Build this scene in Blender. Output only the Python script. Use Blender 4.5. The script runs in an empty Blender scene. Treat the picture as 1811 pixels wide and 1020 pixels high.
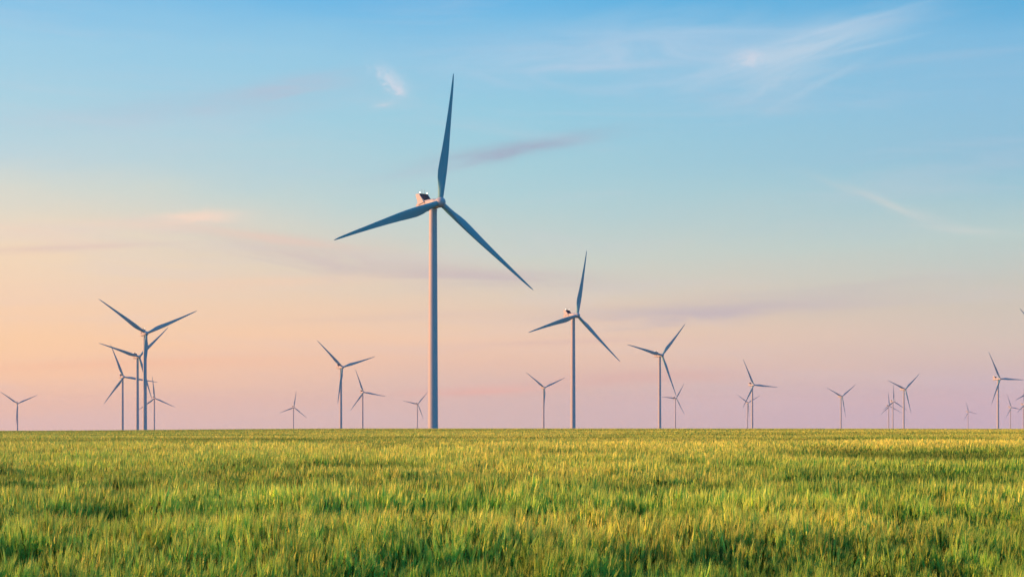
import bpy, math, random
import numpy as np
from mathutils import Vector, Matrix
rad = math.radians
S = bpy.context.scene
COL = S.collection
rng = np.random.default_rng(7)

# ------------------------------------------------------------------ camera
FPX, W0 = 2515.0, 1811.0        # focal length in photo pixels, photo width
YE = 747.0                      # photo row of eye level
EYE = 2.30
cd = bpy.data.cameras.new('camera')
cd.sensor_width = 36.0
cd.lens = 36.0 * FPX / W0
cd.shift_y = (YE - 510.0) / W0
cd.clip_start = 0.2
cd.clip_end = 60000
cd.dof.use_dof = True
cd.dof.focus_distance = 120.0
cd.dof.aperture_fstop = 9.0
cam = bpy.data.objects.new('camera', cd)
COL.objects.link(cam)
cam.location = (0, 0, EYE)
cam.rotation_euler = (rad(90), 0, 0)
S.camera = cam

# ------------------------------------------------------------------ light
S.view_settings.view_transform = 'Standard'
S.view_settings.look = 'None'
S.view_settings.exposure = 0.7
S.view_settings.gamma = 1.0
SUN_EL, SUN_AZ = 13.0, -89.0     # azimuth from the view axis, negative = left
sl = bpy.data.lights.new('sun', 'SUN')
sl.energy = 5.0
sl.angle = rad(0.5)
sl.color = (1.0, 0.35, 0.14)
sun = bpy.data.objects.new('sun', sl)
COL.objects.link(sun)
sdir = Vector((math.sin(rad(SUN_AZ)) * math.cos(rad(SUN_EL)),
               math.cos(rad(SUN_AZ)) * math.cos(rad(SUN_EL)), math.sin(rad(SUN_EL))))
sun.rotation_euler = sdir.to_track_quat('Z', 'Y').to_euler()
sun.location = sdir * 400

# ------------------------------------------------------------------ world
def lin(c):
    return tuple(((v / 255.0) / 12.92 if v / 255.0 <= 0.04045 else ((v / 255.0 + 0.055) / 1.055) ** 2.4) for v in c)

world = bpy.data.worlds.new('World')
S.world = world
world.use_nodes = True
wt = world.node_tree
for n in list(wt.nodes):
    wt.nodes.remove(n)

class NB:
    """small helper for building shader node graphs"""
    def __init__(self, t): self.t = t
    def new(self, k): return self.t.nodes.new(k)
    def put(self, sock, v):
        if isinstance(v, bpy.types.NodeSocket): self.t.links.new(v, sock)
        else: sock.default_value = v
    def m(self, op, a, b=None, c=None, clamp=False):
        n = self.new('ShaderNodeMath'); n.operation = op; n.use_clamp = clamp
        self.put(n.inputs[0], a)
        if b is not None: self.put(n.inputs[1], b)
        if c is not None: self.put(n.inputs[2], c)
        return n.outputs[0]
    def sm(self, v, a, b, x=0.0, y=1.0):
        n = self.new('ShaderNodeMapRange'); n.interpolation_type = 'SMOOTHSTEP'
        self.put(n.inputs[0], v)
        for i, q in enumerate((a, b, x, y)): n.inputs[i + 1].default_value = q
        return n.outputs[0]
    def mix(self, f, a, b, mode='MIX'):
        n = self.new('ShaderNodeMix'); n.data_type = 'RGBA'; n.blend_type = mode
        self.put(n.inputs[0], f); self.put(n.inputs[6], a); self.put(n.inputs[7], b)
        return n.outputs[2]
    def comb(self, x, y, z=0.0):
        n = self.new('ShaderNodeCombineXYZ')
        for i, q in enumerate((x, y, z)): self.put(n.inputs[i], q)
        return n.outputs[0]
    def noise(self, vec, scale, detail=4.0, rough=0.5, dist=0.0):
        n = self.new('ShaderNodeTexNoise')
        self.put(n.inputs['Vector'], vec)
        n.inputs['Scale'].default_value = scale
        n.inputs['Detail'].default_value = detail
        n.inputs['Roughness'].default_value = rough
        n.inputs['Distortion'].default_value = dist
        return n.outputs[0]
    def ramp(self, f, stops):
        n = self.new('ShaderNodeValToRGB'); r = n.color_ramp
        self.put(n.inputs[0], f)
        while len(r.elements) < len(stops): r.elements.new(0.5)
        for e, (p, c) in zip(r.elements, stops):
            e.position = p; e.color = (*c, 1.0)
        return n.outputs[0]

nb = NB(wt)
tc = nb.new('ShaderNodeTexCoord')
sx = nb.new('ShaderNodeSeparateXYZ')
wt.links.new(tc.outputs['Generated'], sx.inputs[0])
el = nb.m('MULTIPLY', nb.m('ARCSINE', sx.outputs[2]), 180 / math.pi)      # degrees above horizon
az = nb.m('MULTIPLY', nb.m('ARCTAN2', sx.outputs[0], sx.outputs[1]), 180 / math.pi)

# broad uneven bands in the air
v_ae = nb.comb(nb.m('MULTIPLY', az, 0.045), nb.m('MULTIPLY', el, 0.22))
n1 = nb.noise(v_ae, 1.0, 4.0, 0.55, 0.3)
elw = nb.m('ADD', el, nb.m('MULTIPLY', nb.m('SUBTRACT', n1, 0.5), 2.6))
elf = nb.m('DIVIDE', elw, 40.0, clamp=True)

def erow(y): return max(0.0, math.degrees(math.atan((YE - y) / FPX)) / 40.0)
rows = (755, 700, 650, 600, 550, 450, 350, 300, 200, 100, 0)
SKY_L = ((224, 192, 184), (235, 194, 173), (248, 200, 164), (248, 203, 162), (243, 205, 172), (236, 213, 184), (207, 212, 203), (186, 208, 214), (164, 205, 221), (150, 200, 225), (114, 184, 226))
SKY_C = ((205, 186, 186), (211, 187, 181), (226, 190, 172), (235, 198, 172), (226, 200, 176), (199, 205, 195), (170, 204, 209), (159, 202, 213), (144, 199, 219), (136, 193, 222), (96, 178, 224))
SKY_R = ((186, 174, 195), (194, 178, 189), (203, 184, 181), (206, 190, 180), (200, 192, 180), (178, 200, 198), (150, 193, 208), (140, 188, 211), (132, 186, 216), (118, 181, 218), (60, 163, 213))
UP = ((0.66, (60, 142, 205)), (1.0, (34, 108, 182)))
def skyramp(cols):
    st = [(erow(y), lin(c)) for y, c in zip(rows, cols)]
    return nb.ramp(elf, st + [(p, lin(c)) for p, c in UP])
gl, gc, gr = skyramp(SKY_L), skyramp(SKY_C), skyramp(SKY_R)
fl = nb.m('DIVIDE', nb.m('ADD', az, 19.0), 19.0, clamp=True)
fr = nb.m('DIVIDE', az, 19.0, clamp=True)
g = nb.mix(fr, nb.mix(fl, gl, gc), gr)
# unseen sky behind the camera, made bright teal to tint shaded blades and towers
back = nb.ramp(elf, [(0.0, lin((80, 176, 200))), (0.12, lin((20, 176, 216))), (0.4, lin((0, 168, 220))), (1.0, lin((0, 130, 190)))])
g = nb.mix(nb.sm(nb.m('ABSOLUTE', nb.m('SUBTRACT', az, 6.0)), 28.0, 62.0), g, back)
# warm glow round the low sun, left of the frame
dot = nb.new('ShaderNodeVectorMath'); dot.operation = 'DOT_PRODUCT'
wt.links.new(tc.outputs['Generated'], dot.inputs[0]); dot.inputs[1].default_value = sdir
g = nb.mix(nb.sm(dot.outputs['Value'], 0.72, 1.0), g, (*lin((255, 205, 140)), 1.0))

# clouds: x, y (photo rows/columns used only to read off azimuth and elevation), half length, half width, tilt, colour, strength, noise scale
CL = [
    (395, 182, 290, 26, 8, (174, 190, 208), 0.6, 0.9),
    (520, 150, 120, 16, 12, (182, 180, 200), 0.5, 1.4),
    (690, 140, 34, 17, -38, (208, 214, 226), .75, 3.2),
    (703, 160, 17, 12, 0, (216, 214, 224), 0.8, 3.0),
    (680, 186, 20, 6, 5, (205, 210, 220), 0.6, 2.5),
    (915, 262, 165, 15, 9, (156, 168, 190), 1.0, 1.1),
    (760, 300, 130, 11, 12, (170, 188, 204), 0.5, 1.3),
    (1130, 88, 330, 58, 2, (176, 202, 224), 0.75, 0.8),
    (1330, 102, 32, 14, -3, (222, 216, 224), .85, 2.4),
    (1430, 75, 210, 26, 14, (184, 206, 224), 0.8, 1.2),
    (1390, 130, 110, 36, 20, (178, 204, 222), 0.65, 1.2),
    (1490, 48, 170, 7, 11, (190, 208, 226), 0.45, 1.8),
    (1500, 92, 130, 6, 9, (190, 207, 224), 0.4, 1.9),
    (1240, 60, 220, 9, -1, (186, 206, 226), 0.4, 1.4),
    (1450, 148, 100, 8, 24, (186, 206, 222), 0.35, 1.8),
    (1080, 120, 190, 12, 1, (184, 202, 222), 0.5, 1.4),
    (1365, 185, 110, 20, 0, (168, 196, 216), 0.5, 1.3),
    (1570, 360, 130, 11, -21, (196, 205, 204), 0.8, 1.4),
    (1710, 407, 90, 8, -7, (200, 207, 203), 0.6, 1.5),
    (345, 384, 80, 13, 5, (252, 216, 192), 1.0, 1.6),
    (230, 400, 160, 13, 2, (236, 206, 190), 0.7, 1.4),
    (130, 438, 170, 7, 4, (218, 188, 180), 0.85, 1.3),
    (600, 455, 290, 36, -7, (208, 192, 186), 0.9, 1.3),
    (850, 487, 260, 18, -3, (194, 180, 184), 0.9, 1.2),
    (1290, 545, 330, 22, 2, (188, 176, 184), 0.9, 1.2),
    (1480, 515, 230, 16, 5, (190, 184, 184), 0.7, 1.2),
    (470, 500, 260, 12, 3, (242, 200, 172), 0.5, 1.0),
    (860, 690, 150, 10, 2, (238, 172, 158), 0.6, 1.0),
    (1150, 665, 210, 16, 2, (214, 166, 162), 0.5, 0.9),
    (60, 415, 110, 11, -6, (238, 206, 184), 0.75, 1.4),
    (480, 420, 160, 9, -6, (228, 196, 180), 0.7, 1.5),
    (1000, 605, 260, 10, 2, (206, 176, 176), 0.5, 1.3),
    (700, 560, 240, 9, 3, (214, 186, 174), 0.45, 1.3),
    (260, 640, 300, 14, 2, (240, 178, 150), 0.4, 0.8),
]
for i, (px, py, hl, hw, tilt, c, st, ns) in enumerate(CL):
    a0 = math.degrees(math.atan((px - 905.5) / FPX))
    e0 = math.degrees(math.atan((YE - py) / FPX * math.cos(rad(a0))))
    k = math.degrees(1 / FPX)
    ct, s_ = math.cos(rad(tilt)), math.sin(rad(tilt))
    da = nb.m('SUBTRACT', az, a0); de = nb.m('SUBTRACT', el, e0)
    u = nb.m('ADD', nb.m('MULTIPLY', da, ct), nb.m('MULTIPLY', de, s_))
    v = nb.m('SUBTRACT', nb.m('MULTIPLY', de, ct), nb.m('MULTIPLY', da, s_))
    asp = min(0.32, 1.4 * hw / hl) if hl > 2.6 * hw else 0.8
    nz = nb.noise(nb.comb(nb.m('MULTIPLY', u, asp), v, 3.7 * i), ns, 6.0, 0.6, 0.8)
    nd = nb.m('SUBTRACT', nz, 0.5)
    uu = nb.m('ADD', nb.m('DIVIDE', u, hl * k), nb.m('MULTIPLY', nd, 0.9))
    vv = nb.m('ADD', nb.m('DIVIDE', v, hw * k), nb.m('MULTIPLY', nd, 2.6))
    r2 = nb.m('ADD', nb.m('MULTIPLY', uu, uu), nb.m('MULTIPLY', vv, vv))
    mk = nb.m('POWER', 2.718, nb.m('MULTIPLY', r2, -1.5))
    mk = nb.m('MULTIPLY', mk, nb.sm(nz, 0.22, 0.68, 0.25, 1.0))
    g = nb.mix(nb.m('MULTIPLY', mk, st, clamp=True), g, (*lin(c), 1.0))
# faint high veil
veil = nb.noise(nb.comb(nb.m('MULTIPLY', az, 0.05), nb.m('MULTIPLY', el, 0.5), 9.0), 1.6, 6.0, 0.6, 0.5)
g = nb.mix(nb.m('MULTIPLY', nb.sm(veil, 0.48, 0.75), 0.16), g, (*lin((205, 200, 212)), 1.0))

skyt = nb.new('ShaderNodeTexSky')
skyt.sky_type = 'NISHITA'
skyt.sun_disc = False
skyt.sun_elevation = rad(SUN_EL)
skyt.sun_rotation = rad(SUN_AZ)
b1 = nb.new('ShaderNodeBackground'); nb.put(b1.inputs[0], skyt.outputs[0]); b1.inputs[1].default_value = 0.05
b2 = nb.new('ShaderNodeBackground'); nb.put(b2.inputs[0], g); b2.inputs[1].default_value = 0.70
mx = nb.new('ShaderNodeMixShader'); mx.inputs[0].default_value = 0.9
wt.links.new(b1.outputs[0], mx.inputs[1]); wt.links.new(b2.outputs[0], mx.inputs[2])
wo = nb.new('ShaderNodeOutputWorld')
wt.links.new(mx.outputs[0], wo.inputs[0])
world.cycles.sampling_method = 'MANUAL'
world.cycles.sample_map_resolution = 512

# ------------------------------------------------------------------ helpers
def tag(o, label=None, cat=None, group=None, kind=None):
    if label: o['label'] = label
    if cat: o['category'] = cat
    if group: o['group'] = group
    if kind: o['kind'] = kind

def newmat(name):
    m = bpy.data.materials.new(name); m.use_nodes = True
    for n in list(m.node_tree.nodes): m.node_tree.nodes.remove(n)
    return m, NB(m.node_tree)

def principled(name, col, rough=0.5, spec=0.5, grime=0.0, emit=None, estr=0.0, metal=0.0):
    m, b = newmat(name)
    p = b.new('ShaderNodeBsdfPrincipled'); o = b.new('ShaderNodeOutputMaterial')
    b.t.links.new(p.outputs[0], o.inputs[0])
    p.inputs['Roughness'].default_value = rough
    p.inputs['Specular IOR Level'].default_value = spec
    p.inputs['Metallic'].default_value = metal
    if grime:
        t = b.new('ShaderNodeTexCoord')
        mp = b.new('ShaderNodeMapping'); mp.inputs['Scale'].default_value = (1, 1, 0.12)
        b.t.links.new(t.outputs['Object'], mp.inputs[0])
        nz = b.noise(mp.outputs[0], 0.9, 6, 0.6)
        b.put(p.inputs['Base Color'], b.mix(b.sm(nz, 0.3, 0.75), (*col, 1), (*[c * (1 - grime) for c in col], 1)))
    else:
        p.inputs['Base Color'].default_value = (*col, 1)
    if emit:
        p.inputs['Emission Color'].default_value = (*emit, 1)
        p.inputs['Emission Strength'].default_value = estr
    return m

def mesh_obj(name, verts, faces, mat, parent=None, smooth=False, sharp=None):
    me = bpy.data.meshes.new(name)
    me.from_pydata([tuple(v) for v in verts], [], faces)
    me.materials.append(mat)
    if smooth:
        me.polygons.foreach_set('use_smooth', [True] * len(me.polygons))
        if sharp is not None: me.set_sharp_from_angle(angle=rad(sharp))
    me.update()
    o = bpy.data.objects.new(name, me)
    COL.objects.link(o)
    if parent: o.parent = parent
    return o

def smoothstep(x, a, b):
    t = np.clip((x - a) / (b - a), 0, 1)
    return t * t * (3 - 2 * t)

class VNoise:
    """smooth value noise on a lattice"""
    def __init__(self, seed, n=256):
        self.g = np.random.default_rng(seed).random((n, n)); self.n = n
    def __call__(self, x, y):
        xi = np.floor(x).astype(int); yi = np.floor(y).astype(int)
        fx = x - xi; fy = y - yi
        fx = fx * fx * (3 - 2 * fx); fy = fy * fy * (3 - 2 * fy)
        n = self.n; g_ = self.g
        a = g_[xi % n, yi % n]; b = g_[(xi + 1) % n, yi % n]
        c = g_[xi % n, (yi + 1) % n]; d = g_[(xi + 1) % n, (yi + 1) % n]
        return (a * (1 - fx) + b * fx) * (1 - fy) + (c * (1 - fx) + d * fx) * fy - 0.5
vn1, vn2, vn3, vn4 = VNoise(1), VNoise(2), VNoise(3), VNoise(4)

# ------------------------------------------------------------------ turbines' data: hub x, y, z, yaw, rotor phase (clockwise from straight up), label
TUR = [
    (-29.9, 592.0, 93.90, 35.2, 8.8, "tallest and nearest wind turbine, reaching high into the blue sky left of the middle"),
    (53.8, 1172.4, 90.67, 35.9, 12.7, "second largest wind turbine, right of the tallest one, with one blade nearly upright"),
    (-357.6, 1390.8, 89.44, 29.3, 64.7, "tallest turbine of the left cluster, its two upper blades spread in a wide V"),
    (190.2, 1800.7, 87.59, 29.8, 42.3, "turbine whose lowest blade points down at a tiny turbine just right of its tower"),
    (-472.1, 1801.1, 85.62, 39.0, 45.9, "second tallest turbine of the left cluster, its tower right beside the tallest one's tower"),
    (-246.5, 2069.5, 82.87, 34.7, 72.7, "turbine between left cluster and tallest one, one blade hanging down along its tower"),
    (-625.2, 2289.6, 75.74, 34.7, 338.2, "leftmost turbine of the left cluster, one blade crossing behind the two bigger towers"),
    (884.6, 2576.4, 81.65, 27.0, 331.5, "largest turbine with its whole tower in view near the right edge, one blade level"),
    (479.4, 2818.4, 76.86, 26.1, 334.4, "turbine with one blade stretched level to the right, in front of a smaller V-bladed turbine"),
    (71.5, 3110.2, 78.75, 25.3, 65.9, "small turbine just left of the second largest one, one blade hanging down"),
    (875.8, 3165.1, 76.55, 27.0, 50.0, "tallest of the three close turbines on the right"),
    (-342.6, 3282.0, 72.37, 29.9, 339.7, "small turbine left of the tallest one, its tower beside a bigger turbine's hanging blade"),
    (-887.2, 3531.7, 62.84, 27.9, 354.2, "smallest turbine of the left cluster, its tower the rightmost of the four"),
    (880.3, 3791.2, 71.78, 24.6, 54.2, "lone small turbine left of the close trio on the right, two blades in a V"),
    (-1307.7, 3761.9, 52.70, 27.3, 65.4, "lone small turbine by the left edge, two thin blades raised in a V"),
    (501.2, 4334.7, 76.47, 28.7, 33.5, "tiny turbine whose hub touches the tip of its bigger left neighbour's lowest blade"),
    (1225.0, 4560.3, 69.73, 23.6, 0.1, "middle turbine of the close trio on the right, one blade pointing straight up"),
    (850.4, 5119.0, 73.60, 23.4, 61.9, "tiny turbine tucked behind the left side of a bigger turbine with a level right blade"),
    (-313.7, 4740.3, 63.97, 24.9, 41.1, "tiny turbine just left of the tallest turbine's tower near the horizon"),
    (-725.8, 4733.4, 53.18, 28.0, 9.5, "tiny lone turbine right of the left cluster, one blade pointing nearly straight up"),
    (1397.3, 5262.4, 63.19, 24.5, 355.0, "smallest and leftmost turbine of the close trio on the right"),
    (1799.8, 4992.5, 65.79, 27.8, 355.5, "tiny turbine at the right edge, cut in half by the frame at its nacelle"),
    (1944.1, 5535.6, 61.31, 23.3, 339.4, "tiny turbine near the right edge, its level blade crossing a cut off neighbour's blade tip"),
    (2231.1, 6945.7, 55.48, 24.6, 341.5, "smallest and faintest turbine of all, alone left of the large turbine near the right edge"),
    ((1820.6 - 905.5) / FPX * 3486, 3486.0, EYE + (YE - 693.6) / FPX * 3486, 27.0, 9.0, "turbine mostly beyond the right edge, one blade reaching in above a tiny nacelle"),
    ((1856 - 905.5) / FPX * 1498, 1498.0, EYE + (YE - 607.0) / FPX * 1498, 28.0, 69.5, "turbine beyond the right edge, showing only one blade tip high up"),
]
HUBH, OVER, TILT = 98.0, 5.6, rad(5.5)
def tower_xy(t):
    p = rad(t[3])
    return t[0] - OVER * math.sin(p), t[1] + OVER * math.cos(p)

# ------------------------------------------------------------------ terrain
TP = np.array([(*tower_xy(t), t[2] - HUBH) for t in TUR])
def ground_z(x, y):
    x = np.asarray(x, float); y = np.asarray(y, float)
    d = np.hypot(x, y)
    near = -0.0000098 * np.clip(d - 236, 0, 700) ** 2
    near = near + 0.05 * vn1(x / 37.0, y / 29.0) * smoothstep(d, 20, 90)
    near = near - 0.55 * smoothstep(-x / np.maximum(np.abs(y), 1.0), 0.10, 0.36) * smoothstep(d, 120, 330)
    num = np.zeros_like(d); den = np.zeros_like(d)
    for tx, ty, tz in TP:
        w = 1.0 / ((x - tx) ** 2 + (y - ty) ** 2 + 400.0) ** 1.4
        num += w * tz; den += w
    far = num / den
    f = smoothstep(d, 470, 585)
    z = near * (1 - f) + far * f
    lf = smoothstep(-x / np.maximum(np.abs(y), 1.0), 0.0, 0.3)
    z = np.where(d > 650, np.minimum(z, -(0.0050 + 0.0016 * lf) * d), z)
    return np.where(y < 0, near * (1 - f) + (-6) * f, z)

radii = np.concatenate([[0.5], np.arange(2, 60, 2.0), np.geomspace(60, 900, 60), np.geomspace(940, 9000, 70)])
NA = 360
ang = np.linspace(0, 2 * np.pi, NA, endpoint=False)
gx = radii[:, None] * np.sin(ang)[None]; gy = radii[:, None] * np.cos(ang)[None]
gz = ground_z(gx, gy)
V = np.stack([gx, gy, gz], -1).reshape(-1, 3)
F = [tuple(range(NA))[::-1]]
for i in range(len(radii) - 1):
    for j in range(NA):
        k = (j + 1) % NA
        F.append((i * NA + j, i * NA + k, (i + 1) * NA + k, (i + 1) * NA + j))
gm, b = newmat('field_ground')
p = b.new('ShaderNodeBsdfPrincipled'); o_ = b.new('ShaderNodeOutputMaterial'); b.t.links.new(p.outputs[0], o_.inputs[0])
t = b.new('ShaderNodeTexCoord')
na = b.noise(t.outputs['Object'], 0.02, 6, 0.6); nb_ = b.noise(t.outputs['Object'], 3.0, 5, 0.6)
c = b.mix(b.sm(na, 0.35, 0.65), (0.075, 0.095, 0.022, 1), (0.11, 0.105, 0.03, 1))
c = b.mix(b.m('MULTIPLY', b.sm(nb_, 0.4, 0.7), 0.5), c, (0.05, 0.04, 0.02, 1))
b.put(p.inputs['Base Color'], c); p.inputs['Roughness'].default_value = 0.95; p.inputs['Specular IOR Level'].default_value = 0.1
ground = mesh_obj('ground', V, F, gm, smooth=True)
tag(ground, kind='structure')

# ------------------------------------------------------------------ wheat
wm, b = newmat('wheat')
at = b.new('ShaderNodeAttribute'); at.attribute_name = 'tint'
df = b.new('ShaderNodeBsdfDiffuse'); tr = b.new('ShaderNodeBsdfTranslucent'); gl_ = b.new('ShaderNodeBsdfGlossy')
b.put(df.inputs[0], at.outputs['Color'])
b.put(tr.inputs[0], b.mix(0.5, at.outputs['Color'], (0.28, 0.40, 0.02, 1)))
gl_.inputs['Roughness'].default_value = 0.5; gl_.inputs[0].default_value = (0.8, 0.8, 0.8, 1)
m1 = b.new('ShaderNodeMixShader'); m1.inputs[0].default_value = 0.20
b.t.links.new(df.outputs[0], m1.inputs[1]); b.t.links.new(tr.outputs[0], m1.inputs[2])
m2 = b.new('ShaderNodeMixShader'); m2.inputs[0].default_value = 0.03
b.t.links.new(m1.outputs[0], m2.inputs[1]); b.t.links.new(gl_.outputs[0], m2.inputs[2])
o_ = b.new('ShaderNodeOutputMaterial'); b.t.links.new(m2.outputs[0], o_.inputs[0])

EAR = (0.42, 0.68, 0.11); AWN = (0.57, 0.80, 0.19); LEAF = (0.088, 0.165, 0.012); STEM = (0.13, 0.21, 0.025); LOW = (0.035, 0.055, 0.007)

def template(seed, lod):
    """verts (x, y in metres, z in plant heights, colour), triangles"""
    r = random.Random(seed); v = []; f = []; c = []
    def add(p, col): v.append(p); c.append(col); return len(v) - 1
    bx, by = r.uniform(-.02, .02), r.uniform(-.02, .02)
    if lod == 0:
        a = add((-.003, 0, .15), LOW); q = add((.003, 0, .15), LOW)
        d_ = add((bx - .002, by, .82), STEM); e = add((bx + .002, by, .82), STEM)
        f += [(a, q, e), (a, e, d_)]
        nod = r.uniform(0.0, .045); na_ = r.uniform(0, 6.28); nx, ny = nod * math.cos(na_), nod * math.sin(na_)
        rings = []
        for zz, rr, k in ((.80, .007, 0), (.865, .0135, .4)):
            rings.append([add((bx + nx * k + rr * math.cos(j * 2.094), by + ny * k + rr * math.sin(j * 2.094), zz), EAR) for j in range(3)])
        tip = add((bx + nx, by + ny, .94), EAR)
        for j in range(3):
            k = (j + 1) % 3
            f += [(rings[0][j], rings[0][k], rings[1][k]), (rings[0][j], rings[1][k], rings[1][j]), (rings[1][j], rings[1][k], tip)]
        for j in range(8):
            t_ = j * .7854 + r.uniform(-.3, .3); sp = r.uniform(.008, .036)
            w = .0052; px, py = -math.sin(t_) * w, math.cos(t_) * w
            z0 = .82 + .013 * j
            i0 = add((bx + nx * .5 + px, by + ny * .5 + py, z0), EAR); i1 = add((bx + nx * .5 - px, by + ny * .5 - py, z0), EAR)
            i2 = add((bx + nx * 1.7 + sp * math.cos(t_), by + ny * 1.7 + sp * math.sin(t_), r.uniform(.98, 1.07)), AWN)
            f.append((i0, i1, i2))
        nl = 3
    elif lod == 1:
        a = add((-.006, 0, .3), STEM); q = add((.006, 0, .3), STEM); e = add((bx, by, .84), STEM); f.append((a, q, e))
        for j in range(3):
            t_ = j * 2.094 + r.uniform(-.5, .5); w = .0125
            i0 = add((bx + math.cos(t_) * w, by + math.sin(t_) * w, .82), EAR); i1 = add((bx - math.cos(t_) * w, by - math.sin(t_) * w, .84), EAR)
            i2 = add((bx + r.uniform(-.035, .035), by + r.uniform(-.035, .035), r.uniform(1.0, 1.1)), AWN)
            f.append((i0, i1, i2))
        nl = 2
    else:
        for j in range(2):
            t_ = r.uniform(0, 3.14); w = .017
            i0 = add((bx + math.cos(t_) * w, by + math.sin(t_) * w, .76), EAR); i1 = add((bx - math.cos(t_) * w, by - math.sin(t_) * w, .80), EAR)
            i2 = add((bx + r.uniform(-.03, .03), by + r.uniform(-.03, .03), r.uniform(.98, 1.09)), AWN)
            f.append((i0, i1, i2))
        for j in range(3):
            t_ = r.uniform(0, 6.28); w = .03
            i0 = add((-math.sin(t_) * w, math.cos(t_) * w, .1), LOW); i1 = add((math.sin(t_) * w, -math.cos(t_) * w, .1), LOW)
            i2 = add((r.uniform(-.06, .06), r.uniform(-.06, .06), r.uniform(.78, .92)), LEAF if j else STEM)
            f.append((i0, i1, i2))
        nl = 0
    for j in range(nl):
        t_ = r.uniform(0, 6.28); cx, cy = math.cos(t_), math.sin(t_)
        z0 = (.28, .45, .6)[j] if lod == 0 else (.35, .58)[j]
        L = r.uniform(.10, .20); w = r.uniform(.0055, .0085) * (1.0 if lod == 0 else 1.7)
        pk = z0 + r.uniform(.20, .34); en = pk - r.uniform(-.04, .16)
        pts = [(0.01, z0, .6), (L * .4, (z0 + pk * 1.6) / 2.6 + .05, 1.0), (L * .75, pk, .8), (L * 1.15, en, 0)]
        if lod: pts = [pts[0], (L * .6, pk - .03, 1.1), pts[3]]
        row = []
        for s, z, ww in pts[:-1]:
            row.append((add((cx * s - cy * w * ww, cy * s + cx * w * ww, z), LEAF), add((cx * s + cy * w * ww, cy * s - cx * w * ww, z), LEAF)))
        tp = add((cx * pts[-1][0], cy * pts[-1][0], pts[-1][1]), LEAF)
        for (a0, b0), (a1, b1_) in zip(row, row[1:]): f += [(a0, b0, b1_), (a0, b1_, a1)]
        f.append((row[-1][0], row[-1][1], tp))
    return np.array(v, float), np.array(f, np.int64), np.array(c, float)

def at_px(px, py, h=1.38):
    d = FPX * h / (py - YE); return (px - 905.5) / FPX * d, d
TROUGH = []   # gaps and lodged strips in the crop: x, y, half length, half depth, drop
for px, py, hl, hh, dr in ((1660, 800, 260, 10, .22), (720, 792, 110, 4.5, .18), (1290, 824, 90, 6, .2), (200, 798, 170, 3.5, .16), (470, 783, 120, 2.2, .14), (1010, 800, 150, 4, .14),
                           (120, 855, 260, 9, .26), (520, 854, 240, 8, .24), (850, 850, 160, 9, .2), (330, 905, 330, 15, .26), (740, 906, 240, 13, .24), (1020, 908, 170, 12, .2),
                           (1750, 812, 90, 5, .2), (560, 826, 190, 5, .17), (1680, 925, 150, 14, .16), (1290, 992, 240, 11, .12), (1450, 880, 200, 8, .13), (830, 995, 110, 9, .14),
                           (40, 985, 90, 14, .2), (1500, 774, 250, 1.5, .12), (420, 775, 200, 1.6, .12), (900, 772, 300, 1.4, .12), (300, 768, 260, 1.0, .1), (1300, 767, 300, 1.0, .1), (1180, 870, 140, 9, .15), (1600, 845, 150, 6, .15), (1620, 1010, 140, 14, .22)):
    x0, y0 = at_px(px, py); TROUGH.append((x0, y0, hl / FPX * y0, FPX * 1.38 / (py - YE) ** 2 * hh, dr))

RIDGE = []    # strips where the crop stands taller and riper
for px, py, hl, hh, am in ((180, 877, 330, 9, 1), (560, 880, 260, 8, 1), (900, 872, 200, 7, .7), (230, 957, 330, 15, .9), (760, 966, 330, 13, 1.1), (1130, 955, 230, 14, 1), (1420, 940, 200, 12, .6),
                           (300, 812, 380, 5, .8), (800, 812, 260, 5, .8), (1150, 835, 200, 6, .6), (1500, 868, 260, 7, .5), (1650, 783, 320, 4, .9), (1000, 787, 380, 3, .6), (260, 788, 300, 3, .7), (1690, 825, 200, 5, .6)):
    x0, y0 = at_px(px, py); RIDGE.append((x0, y0, hl / FPX * y0, FPX * 1.38 / (py - YE) ** 2 * hh, am))

def ridges(x, y):
    q = np.zeros_like(x)
    for x0, y0, hl, hd, am in RIDGE:
        yy = y - y0 - 1.0 * hd * (1.2 * vn1(x / (hl * .40) + y0, x / 4.0))
        q = np.maximum(q, am * np.exp(-((x - x0) / hl) ** 4) * np.exp(-(yy / hd) ** 2) * np.clip(1 + .8 * vn2(x / (.02 * y0 + .3) + 7, y / (hd * .8)), 0.3, 1.4))
    return q

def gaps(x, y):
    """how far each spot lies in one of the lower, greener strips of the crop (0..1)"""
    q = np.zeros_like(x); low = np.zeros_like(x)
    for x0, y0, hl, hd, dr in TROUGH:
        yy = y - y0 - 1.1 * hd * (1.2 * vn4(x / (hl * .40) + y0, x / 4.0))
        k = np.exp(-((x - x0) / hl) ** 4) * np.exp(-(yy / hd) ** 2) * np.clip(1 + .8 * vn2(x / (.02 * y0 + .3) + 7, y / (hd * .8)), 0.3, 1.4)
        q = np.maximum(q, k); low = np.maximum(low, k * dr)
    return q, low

def crop_h(x, y):
    d = np.hypot(x, y)
    wob = 1.6 * vn3(x / 6.0, y / 30.0 + 5)
    h = 0.90 + 0.20 * vn1(x / 9.0 + 3, (y + wob) / 1.9) + 0.16 * vn2(x / 3.3, y / 1.0 + 9) + 0.16 * vn3(x / .55, y / .6) + 0.06 * vn4(x / 22., y / 14.)
    f = smoothstep(d, 60, 160)          # the canopy evens out towards the crest of the field
    return h * (1 - f) + (0.90 + 0.25 * (h - 0.90)) * f

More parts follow.
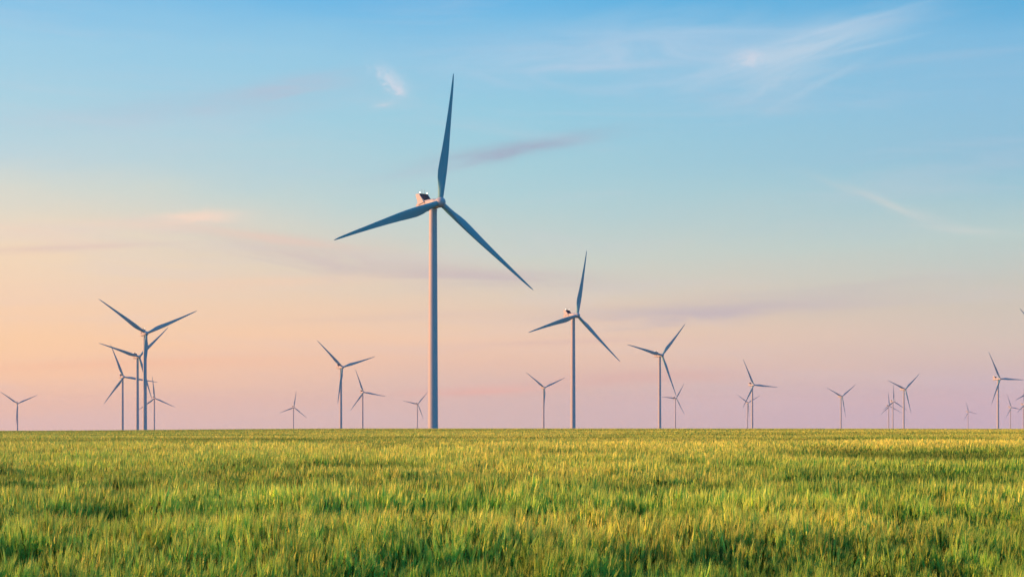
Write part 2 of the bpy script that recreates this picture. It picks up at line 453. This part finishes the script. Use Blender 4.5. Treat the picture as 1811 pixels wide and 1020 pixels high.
def scatter(d0, d1, half):
    """random points in the field with a density that falls off with distance"""
    out = []
    edges = np.geomspace(d0, d1, max(3, int(14 * math.log(d1 / d0)) + 2))
    for a, b_ in zip(edges, edges[1:]):
        dm = (a + b_) / 2
        dens = min(MAXD if dm > 17 else 380, (1.4e7 + 9e6 * min(1, max(0, (dm - 45) / 60))) / min(dm, 300) ** 3)
        hw = half * b_ + 3
        n = int((b_ - a) * 2 * hw * dens)
        out.append(np.stack([rng.uniform(-hw, hw, n), rng.uniform(a, b_, n), np.full(n, dm)], 1))
    return np.concatenate(out)
MAXD = 260
allv, allf, allc = [], [], []
voff = 0
for lod, d0, d1 in ((0, 5.0, 22.0), (1, 22.0, 48.0), (2, 48.0, 540.0)):
    P = scatter(d0, d1, 0.42)
    n = len(P); x, y, dm = P.T
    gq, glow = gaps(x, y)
    rq = ridges(x, y)
    # strips of taller, riper and lower, greener crop at three scales, long across the slope of the field
    sc = np.clip(np.hypot(x, y) / 20.0, .8, 4.0)
    wy = y + 2.0 * vn1(x / 9.0 + 70, y / 40.0)
    band = 0.65 * vn2(x / 4.6 + 90, wy / .95) * smoothstep(-y, -45, -22) + 1.0 * vn3(x / 15. + 50, wy / 3.0) * smoothstep(y, 9, 20) * smoothstep(-y, -150, -60) + 1.0 * vn1(x / 60.0 + 20, y / 11.0) * smoothstep(y, 28, 60) * smoothstep(-y, -260, -120) + 1.2 * vn2(x / 120. + 7, y / 34. + 3) * smoothstep(y, 100, 180)
    farf = smoothstep(y, 60, 170)
    H = (crop_h(x, y) - 1.25 * glow + .07 * rq + .20 * band * (1 - .6 * farf)) * (1 + rng.normal(0, 0.075, n) * (1 - .65 * farf)) + .22 * (1 - .75 * farf) * vn4(x / .22 + 11, y / .24)
    g0 = ground_z(x, y)
    # tillers stand in tufts with dark gaps between them
    tuft = vn1(x / .26 + 13, y / .30 + 5) + .6 * vn3(x / .11 + 3, y / .13)
    keep = (H > 0.25) & (rng.random(n) < np.clip(.82 + 1.5 * tuft + .6 * farf, .12, 1))
    H = np.clip(H, .3, 1.3)
    yaw = rng.uniform(0, 2 * np.pi, n)
    wf = np.maximum(1.0, dm / (1e9, 34.0, 56.0)[lod]) if lod else np.ones(n)
    lean = rng.normal(0, .035, n) + .04 + .14 * vn2(x / .5 + 40, y / .6)
    leay = rng.normal(0, .035, n) + .14 * vn3(x / .6 + 20, y / .5)
    # colour of the plant: patches of riper, yellower crop and single odd plants
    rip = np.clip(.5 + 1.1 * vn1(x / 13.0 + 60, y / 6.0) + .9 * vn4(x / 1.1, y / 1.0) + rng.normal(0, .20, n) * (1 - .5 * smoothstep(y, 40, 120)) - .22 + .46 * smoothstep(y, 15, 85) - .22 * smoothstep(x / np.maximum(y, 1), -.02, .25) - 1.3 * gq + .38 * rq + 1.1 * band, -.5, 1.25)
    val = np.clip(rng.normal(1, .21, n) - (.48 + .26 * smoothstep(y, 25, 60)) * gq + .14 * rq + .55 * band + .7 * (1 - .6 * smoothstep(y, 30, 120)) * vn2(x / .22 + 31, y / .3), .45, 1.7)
    vid = rng.integers(0, 8, n)
    for t_ in range(8):
        s = np.nonzero((vid == t_) & keep)[0]
        tv, tf, tcol = template(100 * lod + t_, lod)
        ca, sa = np.cos(yaw[s])[:, None], np.sin(yaw[s])[:, None]
        w = wf[s][:, None]
        X = (tv[None, :, 0] * ca - tv[None, :, 1] * sa) * w + x[s][:, None]
        Y = (tv[None, :, 0] * sa + tv[None, :, 1] * ca) * w + y[s][:, None]
        z = tv[None, :, 2]; bend = (z ** 2) * H[s][:, None]
        X = X + lean[s][:, None] * bend; Y = Y + leay[s][:, None] * bend
        Z = z * H[s][:, None] + g0[s][:, None]
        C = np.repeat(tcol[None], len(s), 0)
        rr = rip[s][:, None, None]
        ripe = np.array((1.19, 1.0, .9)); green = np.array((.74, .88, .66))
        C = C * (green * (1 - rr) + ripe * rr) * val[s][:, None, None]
        allv.append(np.stack([X, Y, Z], -1).reshape(-1, 3))
        nv = len(tv)
        allf.append((tf[None] + (np.arange(len(s)) * nv)[:, None, None]).reshape(-1, 3) + voff)
        allc.append(C.reshape(-1, 3))
        voff += len(s) * nv
VV = np.concatenate(allv).astype(np.float32); FF = np.concatenate(allf).astype(np.int32); CC = np.concatenate(allc)
print('wheat tris', len(FF), 'verts', len(VV))
me = bpy.data.meshes.new('wheat_crop')
me.vertices.add(len(VV)); me.vertices.foreach_set('co', VV.ravel())
me.loops.add(len(FF) * 3); me.loops.foreach_set('vertex_index', FF.ravel())
me.polygons.add(len(FF)); me.polygons.foreach_set('loop_start', np.arange(0, len(FF) * 3, 3, dtype=np.int32))
me.update(calc_edges=True)
ca_ = me.attributes.new('tint', 'FLOAT_COLOR', 'POINT')
ca_.data.foreach_set('color', np.concatenate([CC, np.ones((len(CC), 1))], 1).astype(np.float32).ravel())
me.materials.append(wm)
wheat = bpy.data.objects.new('wheat_crop', me)
COL.objects.link(wheat)
tag(wheat, 'green and gold bearded wheat crop covering the whole flat field', 'wheat', kind='stuff')
del allv, allf, allc, VV, FF, CC

# where the crest of the crop meets the sky
xs = np.array([0.0] * 400); ys = np.linspace(60, 560, 400)
dip = ((ground_z(xs, ys) + .95 - EYE) / ys).max()
print('crest row', YE - dip * FPX)

# ------------------------------------------------------------------ wind turbine
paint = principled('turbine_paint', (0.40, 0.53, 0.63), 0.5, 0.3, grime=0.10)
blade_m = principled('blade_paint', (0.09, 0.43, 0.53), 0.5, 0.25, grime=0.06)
dark = principled('radiator_dark', (0.025, 0.03, 0.05), 0.5)
seam_m = principled('seam_dark', (0.05, 0.05, 0.06), 0.6)
lamp_m = principled('beacon_lens', (0.9, 0.9, 0.85), 0.3, emit=(1.0, 0.93, 0.72), estr=2.2)
GROUP = 'wind turbines across the plain'

def rings_mesh(rings, cap0=True, cap1=True):
    v = [p for r in rings for p in r]; n = len(rings[0]); f = []
    for i in range(len(rings) - 1):
        for j in range(n):
            k = (j + 1) % n
            f.append((i * n + j, i * n + k, (i + 1) * n + k, (i + 1) * n + j))
    if cap0: f.append(tuple(range(n))[::-1])
    if cap1: f.append(tuple((len(rings) - 1) * n + j for j in range(n)))
    return v, f

def boxes(lst):
    v, f = [], []
    for (x0, x1, y0, y1, z0, z1) in lst:
        b0 = len(v)
        v += [(x, y, z) for z in (z0, z1) for y in (y0, y1) for x in (x0, x1)]
        f += [tuple(b0 + i for i in q) for q in ((0, 2, 3, 1), (4, 5, 7, 6), (0, 1, 5, 4), (2, 6, 7, 3), (0, 4, 6, 2), (1, 3, 7, 5))]
    return v, f

def prism_yz(prof, x0, x1):
    n = len(prof); v = [(x0, y, z) for y, z in prof] + [(x1, y, z) for y, z in prof]
    f = [tuple(range(n)), tuple(range(2 * n - 1, n - 1, -1))] + [(i, i + n, (i + 1) % n + n, (i + 1) % n) for i in range(n)]
    return v, f

def bar(p, q, r, n=6):
    p, q = Vector(p), Vector(q); d = (q - p).normalized(); a = d.orthogonal().normalized(); c_ = d.cross(a)
    return rings_mesh([[tuple(e + a * r * math.cos(2 * math.pi * i / n) + c_ * r * math.sin(2 * math.pi * i / n)) for i in range(n)] for e in (p, q)])

def joinm(parts):
    v, f = [], []
    for pv, pf in parts:
        o = len(v); v += list(pv); f += [tuple(i + o for i in q) for q in pf]
    return v, f

def fix_normals(o):
    import bmesh
    bm = bmesh.new(); bm.from_mesh(o.data); bmesh.ops.recalc_face_normals(bm, faces=bm.faces); bm.to_mesh(o.data); bm.free()

def circ(r, z, n=48, sx_=1, cy=0):
    return [(r * math.cos(2 * math.pi * i / n), r * math.sin(2 * math.pi * i / n) + cy, z) for i in range(n)]

def build_turbine():
    root = bpy.data.objects.new('wind_turbine', None); COL.objects.link(root)
    # tower, with faint flange lips between its sections
    prof = [(2.14, -0.6), (2.12, 0.0)]
    zs = (24, 48, 72)
    def tr_(z): return 2.10 - (2.10 - 1.66) * z / 95.6
    for z in zs: prof += [(tr_(z - .12), z - .12), (tr_(z) + .05, z - .11), (tr_(z) + .05, z + .11), (tr_(z + .12), z + .12)]
    prof += [(1.66, 95.2), (1.80, 95.25), (1.80, 95.75)]
    v, f = rings_mesh([circ(r, z) for r, z in prof])
    tower = mesh_obj('tower', v, f, paint, root, smooth=True, sharp=35)
    v, f = boxes([(-.48, .48, -2.20, -1.95, 1.4, 3.6)])
    mesh_obj('door', v, f, seam_m, tower)
    # nacelle: rounded long housing, front at -y, rear at +y
    def sec(y, w, zb, zt, e=4.0, n=28):
        out = []
        for i in range(n):
            a = 2 * math.pi * i / n; ca, sa = math.cos(a), math.sin(a)
            out.append((w * math.copysign(abs(ca) ** (2 / e), ca), y, (zt + zb) / 2 + (zt - zb) / 2 * math.copysign(abs(sa) ** (2 / e), sa)))
        return out
    secs = [sec(-3.75, 1.45, 96.7, 99.45, 2.4), sec(-3.1, 1.62, 96.4, 99.75, 2.8), sec(-1.8, 1.9, 95.95, 99.95, 4), sec(2.0, 1.98, 95.8, 100.05, 5), sec(6.5, 1.98, 95.8, 100.05, 5),
            sec(9.6, 1.94, 96.0, 99.95, 4.5), sec(10.9, 1.75, 96.5, 99.5, 3.4), sec(11.4, 1.2, 97.1, 98.9, 2.6)]
    v, f = rings_mesh(secs)
    nac = mesh_obj('nacelle', v, f, paint, root, smooth=True, sharp=50)
    fix_normals(nac)
    # cooler: two slanting side wings, a beam, and dark cooling bars between them
    wing = [(3.9, 99.2), (4.1, 99.75), (7.9, 103.15), (10.1, 103.15), (10.2, 102.8), (8.6, 100.0), (10.3, 98.6), (5.4, 97.2)]
    wing = [(3.7, 99.1), (7.7, 103.2), (10.1, 103.25), (10.25, 102.9), (8.9, 100.2), (8.4, 98.4)]
    for sx_ in (-1, 1):
        v, f = prism_yz(wing, sx_ * 2.02, sx_ * 2.32)
        w = mesh_obj('cooler_wing', v, f, paint, nac); fix_normals(w)
    v, f = boxes([(-2.0, 2.0, 7.3, 7.9, 103.0, 103.22), (-2.0, 2.0, 4.1, 4.4, 100.0, 100.2)])
    parts = [(v, f)]
    for i in range(9):
        x = -1.8 + 3.6 * i / 8
        parts.append(bar((x, 4.3, 100.0), (x, 7.6, 103.05), .19, 4))
    v, f = joinm(parts)
    rd = mesh_obj('radiator', v, f, dark, nac); fix_normals(rd)
    for x in (-1.98, 1.98):
        v, f = boxes([(x - .06, x + .06, 3.2, 3.5, 96.6, 99.3)])
        mesh_obj('panel_seam', v, f, seam_m, nac)
    for x in (-1.8, 1.8):
        rr = [circ(r, z, 14, cy=7.6) for r, z in ((.08, 103.15), (.08, 103.5), (.16, 103.52), (.19, 103.64), (.16, 103.76), (.08, 103.88))]
        v, f = rings_mesh([[(px + x, py, pz) for px, py, pz in r] for r in rr])
        mesh_obj('beacon', v, f, lamp_m, nac, smooth=True)
    for x in (-.75, .55):
        v, f = joinm([bar((x, 7.6, 103.2), (x, 7.6, 104.9), .05), bar((x - .22, 7.6, 104.85), (x + .22, 7.6, 104.85), .035)])
        mesh_obj('wind_mast', v, f, dark, nac)
    # rotor frame: origin at the hub, tilted
    rot = Matrix.Translation((0, -OVER, HUBH)) @ Matrix.Rotation(-TILT, 4, 'X')
    hp = [(1.30, 2.05), (1.85, 1.7), (2.08, .9), (2.12, 0), (2.04, -.8), (1.78, -1.5), (1.30, -2.05), (.72, -2.4), (.22, -2.53)]
    rings = [[tuple(rot @ Vector((r * math.cos(2 * math.pi * i / 32), y, r * math.sin(2 * math.pi * i / 32)))) for i in range(32)] for r, y in hp]
    v, f = rings_mesh(rings)
    hub = mesh_obj('hub', v, f, paint, root, smooth=True, sharp=60); fix_normals(hub)
    # blade section table: span, chord, leading edge offset, thickness ratio, twist, forward bend
    tab = [(1.3, 2.3, 1.15, 1.0, 14, 0), (3.0, 2.35, 1.18, 1.0, 14, -.05), (5.0, 2.6, 1.25, .80, 13.5, -.12), (7.5, 3.1, 1.35, .58, 13, -.22), (10.5, 3.75, 1.5, .42, 11.5, -.35),
           (13.5, 4.0, 1.58, .34, 10, -.5), (17.5, 3.8, 1.62, .29, 8, -.7), (22.5, 3.3, 1.55, .25, 6, -.95), (28, 2.75, 1.35, .22, 4, -1.2), (34, 2.22, 1.12, .20, 2.5, -1.5),
           (40, 1.75, .9, .19, 1.5, -1.8), (46, 1.32, .68, .18, .6, -2.1), (51, .95, .46, .17, 0, -2.3), (54, .66, .26, .16, 0, -2.42), (55.4, .36, .04, .16, 0, -2.48), (56, .1, -.12, .2, 0, -2.5)]
    ts = np.array([r[0] for r in tab])
    spans = np.concatenate([np.linspace(1.3, 20, 24), np.linspace(21, 54, 26), [54.8, 55.4, 55.8, 56]])
    cols = [np.interp(spans, ts, [r[k] for r in tab]) for k in range(1, 6)]
    N = 24; rings = []
    for s, ch, le, th, tw, bd in zip(spans, *cols):
        tw = rad(tw); blend = min(1, max(0, (1 - th) / .55)); ring = []
        for i in range(N):
            a = 2 * math.pi * i / N
            xc = (1 + math.cos(a)) / 2                      # 1 leading edge .. 0 trailing edge
            tnaca = 5 * (.2969 * math.sqrt(1 - xc) - .126 * (1 - xc) - .3516 * (1 - xc) ** 2 + .2843 * (1 - xc) ** 3 - .1015 * (1 - xc) ** 4) * th
            yt = math.copysign(tnaca, math.sin(a)) + .03 * math.sin(math.pi * xc) * blend
            yc = .5 * math.sin(a)
            yy = (yt * blend + yc * (1 - blend)) * ch if th < .999 else yc * ch
            xx = le - ch * (1 - xc)
            ring.append((xx * math.cos(tw) + yy * math.sin(tw), -xx * math.sin(tw) + yy * math.cos(tw) + bd, s))
        rings.append(ring)
    v, f = rings_mesh(rings)
    b0 = mesh_obj('blade', v, f, blade_m, root, smooth=True, sharp=70); fix_normals(b0)
    b0.matrix_local = rot
    for k in (1, 2):
        c2 = b0.copy(); COL.objects.link(c2); c2.parent = root
    return root

def copy_tree(o, parent=None):
    c2 = o.copy(); COL.objects.link(c2); c2.parent = parent
    for ch in o.children: copy_tree(ch, c2)
    return c2

ROT = Matrix.Translation((0, -OVER, HUBH)) @ Matrix.Rotation(-TILT, 4, 'X')
proto = build_turbine()
tur = [proto] + [copy_tree(proto) for _ in TUR[1:]]
for o, t in zip(tur, TUR):
    tx, ty = tower_xy(t)
    o.location = (tx, ty, t[2] - HUBH)
    o.rotation_euler = (0, 0, rad(t[3]))
    tag(o, t[5], 'wind turbine', GROUP)
    k = 0
    for ch in o.children:
        if ch.name.split('.')[0] == 'blade':
            ch.matrix_local = ROT @ Matrix.Rotation(rad(t[4] + 120 * k), 4, 'Y'); k += 1

# ------------------------------------------------------------------ haze
HAZE = 5.0e-5
hm, b = newmat('haze')
vol = b.new('ShaderNodeVolumePrincipled'); vol.inputs['Color'].default_value = (0.92, 0.93, 1.0, 1)
vol.inputs['Density'].default_value = HAZE; vol.inputs['Anisotropy'].default_value = 0.0
o_ = b.new('ShaderNodeOutputMaterial'); b.t.links.new(vol.outputs[0], o_.inputs['Volume'])
v, f = boxes([(-9600, 9600, -9600, 9600, float(gz.min()) - 1.0, 165.0)])
hz = mesh_obj('haze', v, f, hm); fix_normals(hz)
tag(hz, 'thin pale evening haze lying over the plain', 'haze', kind='stuff')
